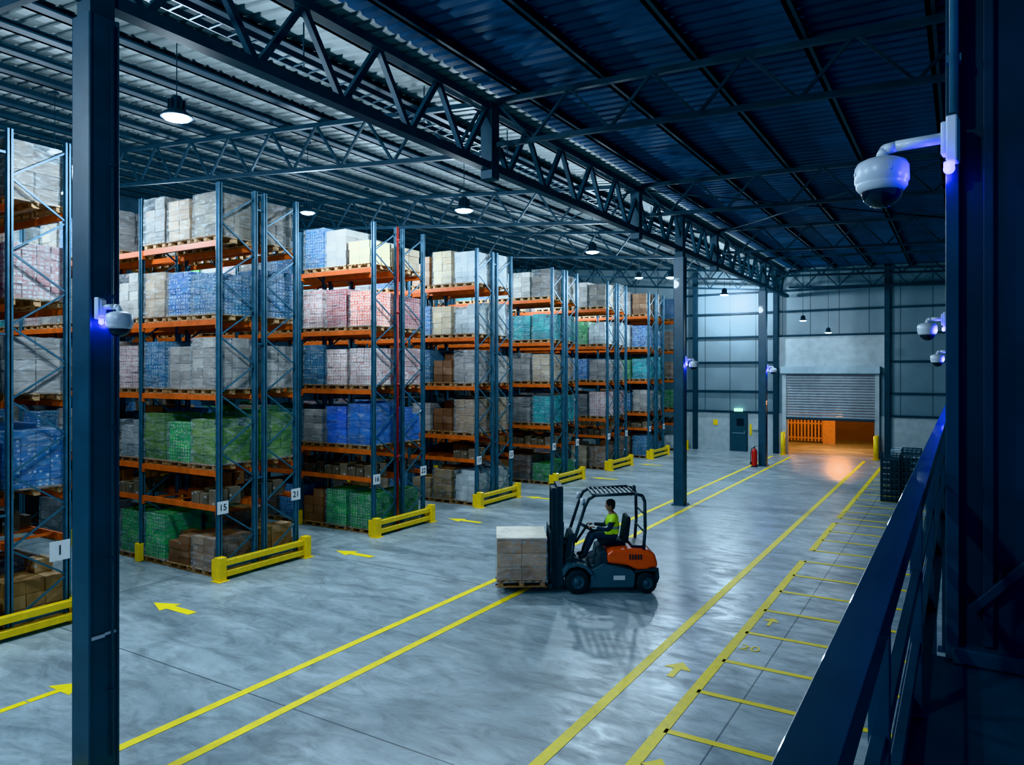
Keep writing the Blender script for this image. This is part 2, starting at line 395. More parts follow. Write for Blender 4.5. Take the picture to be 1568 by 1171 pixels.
# ---------------------------------------------------------------- pallet loads
def pallet(b,w,d,m=0):
    for y in(-.42,0,.42):
        for x in(-.42,0,.42): b.box((x*w*.98,y*d*.98,.06),(.1,.12,.075),m)
        b.box((0,y*d*.98,.011),(w,.1,.022),m); b.box((0,y*d*.98,.107),(w,.1,.018),m)
    for i in range(7): b.box((-w/2+.05+i*(w-.1)/6,0,.126),(.09,d,.02),m)
def loadmesh(name,lm,nx,ny,nz,h,jit=.009,w=.76,d=.92,seed=0,film=True):
    random.seed(seed)
    b=MB(); pallet(b,w+.06,d+.06,0)
    bx,by,bz=w/nx,d/ny,(h-.14)/nz
    lx,ly=random.uniform(-.02,.02),random.uniform(-.02,.02)
    ragged=random.random()<.5
    for k in range(nz):
        sh=k/nz
        ox,oy=random.uniform(-.006,.006)+lx*sh,random.uniform(-.006,.006)+ly*sh
        for i in range(nx):
            for j in range(ny):
                if 0<i<nx-1 and 0<j<ny-1 and k<nz-2: continue
                if k==nz-1 and ragged and random.random()<.35: continue
                b.box((ox-w/2+bx*(i+.5)+random.uniform(-jit,jit),oy-d/2+by*(j+.5)+random.uniform(-jit,jit),.138+bz*(k+.5)),(bx*random.uniform(.94,.985),by*random.uniform(.94,.985),bz*.97),1,Matrix.Rotation(random.uniform(-.03,.03),3,'Z'))
    if film: b.film(w+.055,d+.055,.10,h-.0,2)
    return b.mesh(name,[M_wood,lm,M_film])
MT={
 'brown':loadmat('wrapped_brown_cartons',(.32,.19,.11),(.48,.32,.2)),
 'tan':loadmat('wrapped_tan_cartons',(.46,.33,.22),(.62,.47,.34)),
 'grey':loadmat('wrapped_grey_cartons',(.27,.23,.21),(.47,.42,.39)),
 'dark':loadmat('wrapped_dark_cartons',(.12,.09,.07),(.26,.2,.15)),
 'blue':loadmat('wrapped_blue_packs',(.03,.13,.38),(.08,.27,.55),(.6,.7,.8),.28),
 'vblue':loadmat('vivid_blue_packs',(.0,.09,.65),(.01,.18,.9),(.25,.45,.9),.18,dim=1),
 'green':loadmat('green_packs',(.02,.22,.05),(.07,.4,.08),(.6,.62,.42),.28),
 'lime':loadmat('lime_cartons',(.17,.35,.06),(.3,.5,.12),(.5,.55,.4),.22),
 'teal':loadmat('teal_wrapped_packs',(.01,.22,.27),(.03,.37,.37)),
 'pink':loadmat('pink_packs',(.75,.15,.13),(.9,.38,.32),(.85,.74,.7),.34,dim=1),
 'palep':loadmat('pale_pink_packs',(.58,.27,.27),(.72,.5,.47),(.76,.75,.75),.38),
 'white':loadmat('white_wrapped_goods',(.48,.52,.54),(.7,.72,.72)),
 'cream':loadmat('cream_cartons',(.68,.56,.4),(.75,.64,.48),dim=1),
}
DIM={'brown':(2,3,4),'tan':(2,3,5),'grey':(2,2,5),'dark':(2,2,4),'blue':(3,4,8),'vblue':(2,3,5),'green':(3,4,6),'lime':(2,3,5),'teal':(3,3,6),'pink':(3,4,7),'palep':(3,4,8),'white':(3,3,6),'cream':(2,2,3)}
LM={}
sd=100
for k in MT:
    for hi,h in enumerate((1.1,1.22,.8)):
        for va in range(2):
            sd+=1; LM[k,hi,va]=loadmesh('load_'+k,MT[k],*DIM[k],h,seed=sd,film=(k not in('cream',) and not (k=='brown' and va==1)))
random.seed(7)
b=MB()
for i in range(9):
    w_,d_,h_=random.uniform(.2,.36),random.uniform(.2,.4),random.uniform(.14,.42)
    b.box((-.3+.3*(i%3)+random.uniform(-.02,.02),-.33+.33*(i//3),h_/2),(min(w_,.28),min(d_,.31),h_),0,Matrix.Rotation(random.uniform(-.1,.1),3,'Z'))
SMALL=b.mesh('small_cartons',[MT['brown']])
b=MB()
for i in range(8):
    h_=random.uniform(.1,.35); b.box((-.3+.3*(i%3),-.33+.33*(i//3),h_/2),(.26,.28,h_),0)
SMALL2=b.mesh('small_boxes_dark',[MT['dark']])
LV=[0,1.53,2.27,3.90,5.52,7.20]
ROWS=[4.75,9.95,14.75,19.65,24.8,29.95,35.0,39.3]
T={0:{5:['dark','dark','grey'],4:['palep','blue','brown'],3:['grey','white','blue'],2:['blue','blue','grey'],0:['brown','tan','brown']},
 1:{5:['dark','brown','dark'],4:['blue','blue','tan'],3:['grey','grey','blue'],2:['lime','green','lime'],0:['brown','brown','green']},
 2:{5:['cream','grey','blue'],4:['pink','pink','palep'],3:['palep','palep','blue'],2:['vblue','vblue','grey'],0:['green','green','brown']},
 3:{5:['white','tan','brown'],4:['white','tan','blue'],3:['grey','brown','blue'],2:['brown','brown','grey'],0:['white','brown','brown']},
 4:{5:['dark','grey','white'],4:['teal','teal','blue'],3:['tan','grey','brown'],2:['teal','grey','grey'],0:['green','brown','brown']},
 5:{5:['dark','grey','brown'],4:['white','green','green'],3:['grey','blue','blue'],2:['palep','grey','brown'],0:['brown','tan','dark']},
 6:{5:['brown','grey','dark'],4:['blue','white','teal'],3:['teal','green','grey'],2:['grey','blue','brown'],0:['blue','brown','brown']}}
POOL=['brown','tan','grey','dark','blue','brown','dark','grey','teal','white','green','palep','brown','blue','grey']
XE=-13.45; BAY=2.8
def text(s,size,parent,loc,rot,m=M_txt):
    c=bpy.data.curves.new('txt','FONT'); c.body=s; c.size=size; c.align_x='CENTER'; c.align_y='CENTER'; c.extrude=.001
    o=bpy.data.objects.new('number',c); COL.objects.link(o); bpy.context.view_layer.update()
    me=bpy.data.meshes.new_from_object(o.evaluated_get(bpy.context.evaluated_depsgraph_get())); bpy.data.objects.remove(o)
    me.materials.clear(); me.materials.append(m)
    o=bpy.data.objects.new('number',me); o.location=loc; o.rotation_euler=rot; link(o,parent); return o
for ri,y0 in enumerate(ROWS):
    single=ri==7
    nb=4 if ri<3 else 3
    rt=root('pallet_rack',(XE,y0,0))
    gt=root('palletized_goods',(XE,y0,0))
    fr=MB(); bm=MB()
    sides=[(0,.92)] if single else [(0,.92),(1.18,2.1)]
    for si,(ya,yb) in enumerate(sides):
        for k in range(nb+1):
            x=-k*BAY
            for y in(ya,yb):
                fr.b2(x-.05,x+.05,y-.012,y+.012,0,8.42); fr.b2(x-.05,x-.035,y-.045,y+.045,0,8.42); fr.b2(x+.035,x+.05,y-.045,y+.045,0,8.42)
                fr.b2(x-.08,x+.08,y-.07,y+.07,0,.015)
            z=.2; f=1
            while z<8.2:
                z2=min(z+.62,8.35)
                a,c=(ya,yb) if f>0 else (yb,ya)
                fr.bar((x,a,z),(x,c,z2),.03,.03)
                if abs(z-.2)<.01 or z2>8.3: fr.bar((x,ya,z),(x,yb,z),.03,.03)
                z=z2; f=-f
        for k in range(nb):
            for lv in LV[1:]:
                for y in(ya,yb):
                    bm.b2(-k*BAY-.05,-(k+1)*BAY+.05,y-.025,y+.025,lv-.12,lv-.001)
                    for xx in(-k*BAY-.06,-(k+1)*BAY+.06): bm.b2(xx-.02,xx+.02,y-.035,y+.035,lv-.2,lv-.001)
            for q in range(4): bm.b2(-k*BAY-.4-q*.65,-k*BAY-.44-q*.65,ya,yb,LV[1]-.05,LV[1]-.004)
    if not single:
        for lv in(2,5,8):
            for k in range(nb+1): fr.b2(-k*BAY-.02,-k*BAY+.02,.92,1.18,lv,lv+.04)
    fr.obj('upright_frames',M_post,rt); bm.obj('beams',M_beam,rt)
    D=.92 if single else 2.1
    g=MB()
    for y in(-.12,D+.12): g.b2(.12,.3,y-.09,y+.09,0,.5); g.b2(.06,.36,y-.14,y+.14,0,.015)
    for z in(.13,.36): g.b2(.14,.26,-.03,D+.03,z-.06,z+.06)
    for k in range(0,nb+1):
        for y in((-.06,) if single else(-.06,D+.06)):
            x=-k*BAY; g.b2(x-.08,x+.08,y-.07,y-.05,0,.42) if y<0 else g.b2(x-.08,x+.08,y+.05,y+.07,0,.42)
            g.b2(x-.08,x-.065,y-.06,y+.06,0,.42); g.b2(x+.065,x+.08,y-.06,y+.06,0,.42)
    g.obj('end_guard',M_yel,rt,bevel=.008,seg=1)
    for y in((.0,) if single else((.05,2.05) if ri else(1.95,))):
        sz=.27 if ri else .34
        g=MB(); zz=1.5 if ri else 1.28
        g.b2(.055,.065,y-sz/2,y+sz/2,zz-sz/2,zz+sz/2); g.obj('aisle_sign',M_sign,rt)
        text('1' if ri==0 else str(14+ri if y<1 else 20+ri),sz*.72,rt,(.068,y,zz),(math.pi/2,0,math.pi/2))
    for si,(ya,yb) in enumerate(sides):
        yc=(ya+yb)/2
        for k in range(nb):
            for li,lv in enumerate(LV):
                for s in range(3):
                    x=-k*BAY-.5-.9*s
                    if li==1:
                        if random.random()<.75:
                            o=bpy.data.objects.new('small_cartons',random.choice((SMALL,SMALL2,SMALL2))); o.location=(x,yc,lv); link(o,gt)
                        continue
                    if k==0 and ri in T and li in T[ri] : kind=T[ri][li][s]
                    else:
                        if random.random()<.06: continue
                        kind=random.choice(POOL)
                    if k>0 and li==5 and random.random()<.1: continue
                    hi=random.choice((0,0,1,1)) 
                    if li==0: hi=random.choice((0,2,0))
                    if kind=='cream': hi=2
                    if li==5 and k>0 and random.random()<.3: hi=2
                    o=bpy.data.objects.new('pallet_load',LM[kind,hi,random.randint(0,1)]); o.location=(x+random.uniform(-.015,.015),yc+random.uniform(-.03,.03),lv)
                    o.scale=(1,1,random.uniform(.9,1.04))
                    o.rotation_euler=(0,0,(math.pi if random.random()<.5 else 0)+random.uniform(-.015,.015)); link(o,gt)
b=MB(); b.cyl((0,0,0),(0,0,8.4),.035,0,12); b.cyl((0,0,.0),(0,0,.04),.09,0,12)
for z in(2,4,6,8): b.cyl((0,0,z),(0,0,z+.08),.048,0,12)
b.obj('sprinkler_riser',M_pipe,loc=(XE+.15,ROWS[2]+.8,0))
# ---------------------------------------------------------------- floor markings
def strip(b,x0,y0,x1,y1,w=.12):
    d=Vector((x1-x0,y1-y0)).normalized(); n=Vector((-d.y,d.x))*w/2; z=.004
    b.add([(x0+n.x,y0+n.y,z),(x0-n.x,y0-n.y,z),(x1-n.x,y1-n.y,z),(x1+n.x,y1+n.y,z)],[(0,1,2,3)])
b=MB()
strip(b,-7.5,-8,-7.5,39.5,.14); strip(b,-8.38,-8,-8.38,39.5,.14); strip(b,-4.05,-8,-4.05,39.5,.15)
b.obj('floor_lane_lines',M_line)
b=MB()
for a,c in((-8,18.0),(19.1,23.0),(23.7,39)): strip(b,-3.13,a,-3.13,c,.15)
ys=[4.6,5.9,7.25,8.6,9.9,11.15,12.55,13.9,15.25,16.6,17.95,19.15,20.45,21.7,22.95,23.8]+[25+1.3*i for i in range(11)]
for y in ys: strip(b,-3.1,y,-.6,y,.11)
b.obj('floor_bay_lines',M_line)
def arrow(x,y,ang,L=1.0,W=.5,sh=.16):
    b=MB(); z=.004
    b.add([(-L/2,-sh/2,z),(L*.05,-sh/2,z),(L*.05,sh/2,z),(-L/2,sh/2,z)],[(0,1,2,3)]); b.add([(L*.05,-W/2,z),(L/2,0,z),(L*.05,W/2,z)],[(0,1,2)])
    b.obj('floor_arrow',M_line,loc=(x,y,0),rz=ang)
for y in(8.25,13.0,17.6,22.1,27.5,32.7): arrow(-12.5,y,math.pi,1.2,.45,.18)
arrow(-10.6,5.25,math.pi/2,.7,.55,.12)
b=MB(); strip(b,-10.6,-6,-10.6,4.88,.12); b.obj('floor_guide_line',M_line)
arrow(-3.58,10.45,math.pi/2,.6,.42,.1); arrow(-2.85,13.3,math.pi/2,.45,.3,.06); arrow(-2.9,7.7,math.pi/2,.5,.35,.07)
rt=root('floor_number_marking',(-2.86,11.85,0)); text('20',.32,rt,(0,0,.004),(0,0,.0),M_line)
# ---------------------------------------------------------------- security cameras
def seccam(loc,ang,s=1.,arm=.36,glow=3.5):
    rt=root('security_camera',loc,ang)
    b=MB(); b.box((.03*s,0,.0),(.06*s,.13*s,.27*s),0); b.box((.075*s,0,.01*s),(.03*s,.09*s,.2*s),0)
    b.obj('wall_mount',M_white,rt,bevel=.01*s)
    b=MB(); A=arm*s
    b.tube([(.07*s,0,.02*s),(A*.8,0,.02*s),(A*.95,0,.01*s),(A,0,-.03*s),(A,0,-.05*s)],.034*s,0,14)
    b.lathe([(.001,-.035*s),(.06*s,-.04*s),(.1*s,-.05*s),(.14*s,-.07*s),(.156*s,-.1*s),(.158*s,-.19*s),(.15*s,-.2*s),(.15*s,-.205*s),(.148*s,-.225*s),(.128*s,-.25*s),(.115*s,-.255*s)],(A,0,0),0,40)
    for q in range(4):
        a=q*math.pi/2+.5; b.cyl((A+.157*s*math.cos(a),.157*s*math.sin(a),-.14*s),(A+.162*s*math.cos(a),.162*s*math.sin(a),-.14*s),.012*s,0,8)
    b.obj('housing',M_white,rt)
    b=MB(); b.lathe([(.12*s,-.245*s)]+[(.12*s*math.cos(t*math.pi/20),-.25*s-.105*s*math.sin(t*math.pi/20)) for t in range(1,10)]+[(.001,-.355*s)],(A,0,0),0,32)
    b.obj('dome',M_glass,rt)
    b=MB()
    b.cyl((.05*s,0,-.17*s),(.05*s,0,-.13*s),.03*s,0,16); b.ball((.05*s,0,-.17*s),.032*s,0,14,10); b.obj('status_led',M_led,rt)
    l=bpy.data.lights.new('led_glow','POINT'); l.energy=glow*s*s; l.color=(.0,.04,1.); l.shadow_soft_size=.03
    for yy in(-.09,.09):
        o=bpy.data.objects.new('led_glow',l); o.location=(.1*s,yy*s,-.2*s); link(o,rt)
PI=math.pi
seccam((-.012,4.60,5.65),PI-.12,.9,.42,3.2)
seccam((CX+.175,4.24,5.06),.45,.85,.29,3)
seccam((CX+.175,23.4,4.78),0,.95,.3,14); seccam((CX+.175,35.2,4.6),0,.95,.3,14)
seccam((-.2,14,5.25),PI,.95,.3,9); seccam((-.2,20,4.85),PI,.95,.3,9)
for y in(14.,20.,30.):
    b=MB(); b.b2(-.2,.33,y-.12,y+.12,0,9.3); b.b2(-.25,.34,y-.18,y+.18,0,.03); b.obj('wall_stanchion',M_truss)
# ---------------------------------------------------------------- mezzanine platform + railing
PZ=2.8
b=MB(); b.b2(-.23,3.4,-4,4.76,PZ-.06,PZ,0); b.b2(-.26,-.23,-4,13.6,PZ-.3,PZ,1); b.b2(-.23,-.14,4.76,13.6,PZ-.06,PZ,0)
for y in(-3.5,-.5,2.5,4.5): b.b2(-.23,3.3,y,y+.1,PZ-.25,PZ-.06,1)
for y in(-3.8,1.2,6.8,13.4): b.b2(-.26,-.17,y-.06,y+.06,0,PZ-.06,1); b.b2(-.32,-.11,y-.12,y+.12,0,.02,1)
b.obj('mezzanine_platform',[M_plate,M_navy])
b=MB(); X=-.18
b.b2(X-.04,X+.04,-3.9,13.6,3.80,3.87,0)
for z in(3.45,3.12): b.b2(X-.018,X+.018,-3.9,13.6,z-.025,z+.025,0)
y=2.1-5.4
while y<13.7: b.b2(X-.025,X+.025,y-.025,y+.025,PZ+.002,3.8,0); b.b2(X-.04,X+.04,y-.05,y+.05,PZ+.002,PZ+.015,0); y+=1.8
b.b2(X-.035,X-.03,-3.9,13.6,PZ+.005,PZ+.12,0)
b.obj('handrail',M_rail,bevel=.012)
b=MB()
b.b2(-.04,3.4,4.78,4.9,PZ+.01,9.3,0)
b.b2(-.075,-.01,4.70,4.95,PZ+.01,9.3,1)
for x in(.1,.42,.74,1.06): b.b2(x,x+.05,4.73,4.78,PZ+.1,9.25,0)
b.b2(-.04,3.4,4.66,4.78,PZ+.005,PZ+.09,1)
b.bar((.05,4.72,3.1),(1.4,4.72,4.6),.05,.05,0)
b.obj('wall_cabin',[M_navy,M_rail],bevel=.006)
b=MB(); b.cyl((0,0,0),(0,0,3.4),.022,0,12)
for z in(.3,1.3,2.3,3.3): b.box((0,.03,z),(.07,.05,.04),0)
b.obj('cabin_conduit',M_post,loc=(-.035,4.62,5.80))
# ---------------------------------------------------------------- misc
rt=root('fire_extinguisher',(-8.15,34.6,0))
b=MB(); b.lathe([(.001,0),(.12,0),(.13,.03),(.13,.65),(.1,.76),(.04,.8),(.04,.85)],(0,0,.03),0,20); b.obj('cylinder_body',M_red,rt)
b=MB(); b.cyl((0,0,.85),(0,0,.93),.03,0,10); b.bar((0,0,.93),(.14,0,.97),.03,.02); b.tube([(0,-.03,.88),(-.12,-.05,.85),(-.16,-.06,.5),(-.15,-.06,.25)],.014,0,8); b.cyl((-.15,-.06,.25),(-.15,-.06,.1),.02,0,10,.04); b.lathe([(.001,0),(.15,0),(.15,.03),(.12,.04)],(0,0,0),0,16)
b.obj('valve_hose',M_black,rt)
rt=root('black_plastic_crates',(-1.75,28.0,0))
b=MB()
for st,(ox,oy,n) in enumerate(((-.3,0,8),(.32,.1,9),(-.1,1.3,7))):
    for k in range(n):
        z=k*.2; W,Dp=.56,.8
        for s in(-1,1):
            for zz in(.02,.1,.175): b.box((ox+s*W/2,oy,z+zz),(.02,Dp,.022)); b.box((ox,oy+s*Dp/2,z+zz),(W,.02,.022))
            for q in range(6): b.box((ox+s*W/2,oy-Dp/2+q*Dp/5,z+.1),(.018,.025,.18)); 
            for q in range(5): b.box((ox-W/2+q*W/4,oy+s*Dp/2,z+.1),(.025,.018,.18))
        b.box((ox,oy,z+.012),(W,Dp,.02))
b.obj('crate_stack',M_dark,rt)
b=MB()
for dx in(-.5,.5):
    for dy in(-.4,.4): b.cyl((dx,dy,0),(dx,dy,1.25),.022,0,10)
for z in(.25,.7,1.24):
    for dy in(-.4,.4): b.cyl((-.5,dy,z),(.5,dy,z),.02,0,10)
    for dx in(-.5,.5): b.cyl((dx,-.4,z),(dx,.4,z),.02,0,10)
b.b2(-.5,.5,-.4,.4,.25,.28); b.b2(-.5,.5,-.4,.4,.7,.72)
b.obj('steel_trolley',M_galv,loc=(-1.9,33.5,0))
# ---------------------------------------------------------------- forklift
FX,FY,FA=-6.75,13.4,math.radians(213)
fk=root('forklift',(FX,FY,0),FA)
M_grey=mat('forklift_grey',(.065,.10,.13),.38,0,.1,5,coat=.3)
b=MB()
def wheel(b,x,y,r,w):
    R=Matrix.Rotation(math.pi/2,3,'X')
    b.lathe([(r*.55,-w/2),(r*.9,-w/2),(r,-w/2+.03),(r,w/2-.03),(r*.9,w/2),(r*.55,w/2)],(x,y,r),0,28,R)
    b.lathe([(.001,-w/2+.01),(r*.2,-w/2+.01),(r*.25,-w/2+.035),(r*.5,-w/2+.04),(r*.56,-w/2),(r*.56,w/2),(r*.5,w/2-.04),(r*.25,w/2-.035),(r*.2,w/2-.01),(.001,w/2-.01)],(x,y,r),1,28,R)
    for k in range(6):
        a=k*math.pi/3
        for s in(-1,1): b.cyl((x+math.cos(a)*r*.38,y+s*(w/2-.05),r+math.sin(a)*r*.38),(x+math.cos(a)*r*.38,y+s*(w/2-.02),r+math.sin(a)*r*.38),.015,1,6)
    for k in range(28):
        a=k*2*math.pi/28; b.box((x+math.cos(a)*(r-.006),y,r+math.sin(a)*(r-.006)),(.012,w*.8,.02),0,Matrix.Rotation(-a+math.pi/2,3,'Y'))
for s in(-1,1): wheel(b,0,s*.46,.245,.2); wheel(b,-1.38,s*.44,.205,.18)
b.obj('wheels',[M_black,M_grey],fk)
b=MB()
b.prism([(.24,.3),(.24,.62),(.12,.72),(-.1,.62),(-.28,.5),(-.28,.17),(-.22,.12),(.1,.14)],-.34,.34,1)
b.prism([(-.24,.12),(-1.12,.12),(-1.14,.2),(-1.16,.38),(-1.1,.46),(-.5,.6),(-.3,.48)],-.52,.52,0)
b.prism([(-.28,.5),(-.34,.5),(-.5,.6),(-.5,.66),(-.27,.55)],-.5,.5,1)
b.prism([(.27,.34),(.3,.46),(.2,.58),(0,.61),(-.18,.57),(-.3,.45),(-.31,.38),(-.27,.38),(-.16,.5),(0,.55),(.16,.51),(.24,.4)],-.57,.57,0)
b.prism([(.2,.62),(.26,.66),(.14,1.12),(.04,1.16),(.02,1.1),(.1,.7)],-.3,.3,1)
b.obj('chassis',[M_grey,M_dark],fk,bevel=.02)
b=MB()
b.prism([(-.6,.6),(-.58,.76),(-.7,.86),(-1.0,.88),(-1.42,.86),(-1.55,.78),(-1.6,.6),(-1.6,.5),(-1.48,.5),(-1.38,.46),(-1.2,.46),(-1.0,.55)],-.5,.5,0)
b.obj('counterweight_hood',[M_orange],fk,bevel=.05,seg=3)
b=MB()
b.prism([(-.42,.56),(-.46,.8),(-.56,.84),(-.6,.78),(-.62,.6),(-.55,.56)],-.48,.48,0)
b.prism([(-1.14,.46),(-1.62,.5),(-1.64,.3),(-1.6,.2),(-1.52,.2),(-1.58,.42),(-1.38,.44),(-1.16,.4)],-.49,.49,0)
b.prism([(-1.1,.86),(-1.4,.85),(-1.38,.91),(-1.12,.92)],-.35,.35,0)
for q in range(5): b.box((-1.05-.055*q,.506,.72),(.03,.012,.1),0)
b.b2(-.95,-.72,.515,.524,.27,.36,1)
b.obj('bumper_and_vents',[M_dark,M_sign],fk,bevel=.008)
b=MB(); r=.032
for s in(-1,1):
    y=s*.46
    b.tube([(.12,y,.62),(.07,y,1.0),(-.16,y,1.72),(-.23,y,1.86),(-.36,y,1.94),(-1.15,y,1.97),(-1.3,y,1.93),(-1.35,y,1.82),(-1.36,y,1.3),(-1.33,y,.86)],r,0,10)
    b.tube([(-.32,y,.56),(-.36,y,.9)],.02,0,8)
for x in[-.32+-.095*i for i in range(10)]: b.bar((x,-.46,1.95),(x,.46,1.95),.03,.04)
b.cyl((-.16,-.46,1.72),(-.16,.46,1.72),.025,0,8); b.cyl((-1.36,-.46,1.55),(-1.36,.46,1.55),.02,0,8); b.cyl((-1.35,-.46,1.2),(-1.35,.46,1.2),.02,0,8)
b.obj('overhead_guard',[M_dark],fk)
b=MB(); b.cyl((-.16,.36,1.8),(-.08,.36,1.8),.06,0,14,.07); b.cyl((-.16,-.36,1.8),(-.08,-.36,1.8),.06,0,14,.07); b.obj('headlights',[M_white],fk)
b=MB(); b.cyl((-1.22,0,1.97),(-1.22,0,2.03),.04,0,14); b.ball((-1.22,0,2.03),.04,0,14,8); b.obj('beacon',[M_dark],fk)
b=MB()
for s in(-1,1):
    for dx,w,h0,h1 in((.33,.12,.1,2.1),(.44,.10,.1,2.06)):
        y=s*(.36 if dx<.4 else .29)
        b.b2(dx-w/2,dx+w/2,y-.01,y+.01,h0,h1); b.b2(dx-w/2,dx-w/2+.02,y-.04,y+.04,h0,h1); b.b2(dx+w/2-.02,dx+w/2,y-.04,y+.04,h0,h1)
    b.cyl((.27,s*.2,.15),(.27,s*.2,1.35),.035,0,12); b.cyl((.27,s*.2,1.35),(.27,s*.2,2.02),.02,1,12)
    b.bar((.2,s*.2,.95),(-.02,s*.2,.6),.06,.06)
for z in(.2,1.1,2.06): b.b2(.27,.38,-.38,.38,z-.04,z+.04)
b.b2(.39,.49,-.31,.31,1.98,2.04); b.b2(.39,.49,-.31,.31,.9,.95)
for s in(-.05,.05): b.b2(.4,.41,s-.015,s+.015,.4,2.02,0)
b.obj('mast',[M_dark,M_galv],fk)
b=MB()
b.b2(.50,.55,-.5,.5,.42,.52); b.b2(.50,.55,-.5,.5,.12,.2)
for y in(-.3,.3): b.b2(.48,.54,y-.04,y+.04,.12,.52)
for y in(-.48,-.24,0,.24,.48): b.b2(.51,.54,y-.015,y+.015,.5,1.2)
b.b2(.51,.54,-.5,.5,1.18,1.22)
for y in(-.25,.25):
    b.b2(.55,.595,y-.06,y+.06,.10,.55); b.prism([(.56,.10),(1.62,.11),(1.62,.12),(.56,.145)],y-.06,y+.06)
b.obj('fork_carriage',[M_dark],fk)
b=MB()
b.prism([(-.5,.88),(-.48,.97),(-.6,1.0),(-.95,.98),(-1.02,.92),(-1.0,.88)],-.24,.24); b.prism([(-.95,.95),(-1.03,1.45),(-1.1,1.47),(-1.12,1.4),(-1.06,.92)],-.23,.23)
b.obj('seat',[M_black],fk,bevel=.03,seg=3)
b=MB(); c=Vector((-.24,0,1.22)); ax=Vector((-.45,0,.9)).normalized(); u=ax.cross(Vector((0,1,0))).normalized(); v=Vector((0,1,0))
pts=[c+(u*math.cos(t*math.pi/10)+v*math.sin(t*math.pi/10))*.16 for t in range(21)]
b.tube(pts,.014,0,8); b.cyl(c,(-.02,0,.9),.025,0,10)
for t in(0,7,13): b.cyl(c,pts[t],.012,0,6)
b.obj('steering_wheel',[M_black],fk)
cl=root('carton_pallet',(FX,FY,0),FA)
sub=MB(); pallet(sub,1.0,1.1,0); b=sub
lw,ld=.98,1.06
for k in range(3):
    for i in range(2):
        for j in range(3):
            b.box((-lw/2+lw/2*(i+.5),-ld/2+ld/3*(j+.5),.14+.27*(k+.5)),(lw/2*.985,ld/3*.985,.262),1)
b.b2(-.5,.5,-.54,.54,.955,.985,2)
random.seed(5); b.film(1.03,1.12,.1,.97,3,.014)
b.obj('wrapped_cartons',[M_wood,loadmat('forklift_load_cartons',(.6,.39,.25),(.68,.48,.33),dim=1),loadmat('top_sheet_cream',(.88,.8,.68),(.9,.83,.72),dim=1),M_film],cl,loc=(1.1,0,.135))
# ---------------------------------------------------------------- driver
def skinfig(name,V,E,R,mats,parent,sub=2,rootv=0,matf=None):
    me=bpy.data.meshes.new(name); me.from_pydata(V,E,[]); o=bpy.data.objects.new(name+'_tmp',me); link(o)
    sk=o.modifiers.new('skin','SKIN'); 
    for i,r in enumerate(R):
        me.skin_vertices[0].data[i].radius=r if isinstance(r,tuple) else (r,r); me.skin_vertices[0].data[i].use_root=(i==rootv)
    sk.use_smooth_shade=True
    s=o.modifiers.new('sub','SUBSURF'); s.levels=sub; s.render_levels=sub
    bpy.context.view_layer.update()
    m2=bpy.data.meshes.new_from_object(o.evaluated_get(bpy.context.evaluated_depsgraph_get())); bpy.data.objects.remove(o)
    m2.materials.clear()
    for m in mats: m2.materials.append(m)
    for p in m2.polygons:
        p.use_smooth=True; p.material_index=matf(p.center) if matf else 0
    ob=bpy.data.objects.new(name,m2); return link(ob,parent)
M_skin=mat('skin',(.42,.24,.17),.5,0,.06,20); M_cloth=mat('navy_work_clothes',(.02,.03,.05),.85,0,.2,20,bump=.2)
M_vest=mat('hi_vis_vest',(.42,.75,.05),.55,0,.1,10); t_=M_vest.node_tree.nodes['Principled BSDF']; t_.inputs['Emission Color'].default_value=(.4,.8,.05,1); t_.inputs['Emission Strength'].default_value=.08
M_refl=mat('reflective_tape',(.65,.68,.7),.3,.4); M_hair=mat('dark_hair',(.02,.014,.01),.7,0,.3,30,bump=.4)
dr=root('forklift_driver',(FX,FY,0),FA)
V=[(-.82,0,1.06),(-.82,0,1.2),(-.80,0,1.34),(-.78,0,1.44),(-.76,0,1.51),(-.75,0,1.56),
   (-.78,.17,1.42),(-.66,.25,1.2),(-.42,.19,1.24),(-.78,-.17,1.42),(-.66,-.25,1.2),(-.42,-.19,1.24),
   (-.78,.1,1.05),(-.36,.14,1.08),(-.2,.14,.72),(-.2,.14,.66),(-.06,.15,.63),(-.78,-.1,1.05),(-.36,-.14,1.08),(-.2,-.14,.72),(-.2,-.14,.66),(-.06,-.15,.63)]
E=[(0,1),(1,2),(2,3),(3,4),(4,5),(3,6),(6,7),(7,8),(3,9),(9,10),(10,11),(0,12),(12,13),(13,14),(14,15),(15,16),(0,17),(17,18),(18,19),(19,20),(20,21)]
R=[(.13,.16),(.12,.15),(.125,.17),(.09,.1),.055,.055,.075,.052,.032,.075,.052,.032,.1,.075,.05,.05,.042,.1,.075,.05,.05,.042]
def mf(c):
    if c.z>1.48 and abs(c.y)<.09: return 1
    if c.x<-.6 and c.z>1.1 and abs(c.y)<.19:
        if 1.2<c.z<1.25: return 3
        return 2
    if c.x<-.66 and c.z>1.36 : return 2
    if c.z<.69: return 4
    return 0
skinfig('body',V,E,R,[M_cloth,M_skin,M_vest,M_refl,M_black],dr,4,0,mf)
b=MB()
hc=Vector((-.73,0,1.66))
prof=[(.001,-.125),(.035,-.12),(.055,-.10),(.066,-.06),(.073,-.02),(.077,.02),(.074,.06),(.058,.095),(.03,.115),(.001,.12)]
b.lathe(prof,hc,0,24,sc=(1.18,1,1))
b.prism([(hc.x+.08,hc.z+.015),(hc.x+.108,hc.z-.025),(hc.x+.08,hc.z-.03)],-.012,.012,0)
for s in(-1,1):
    b.ball((hc.x-.005,s*.077,hc.z-.005),.022,0,10,8,(.9,.4,1.3)); b.ball((hc.x+.074,s*.03,hc.z+.012),.011,1,10,8); b.box((hc.x+.082,s*.03,hc.z+.032),(.01,.03,.006),2)
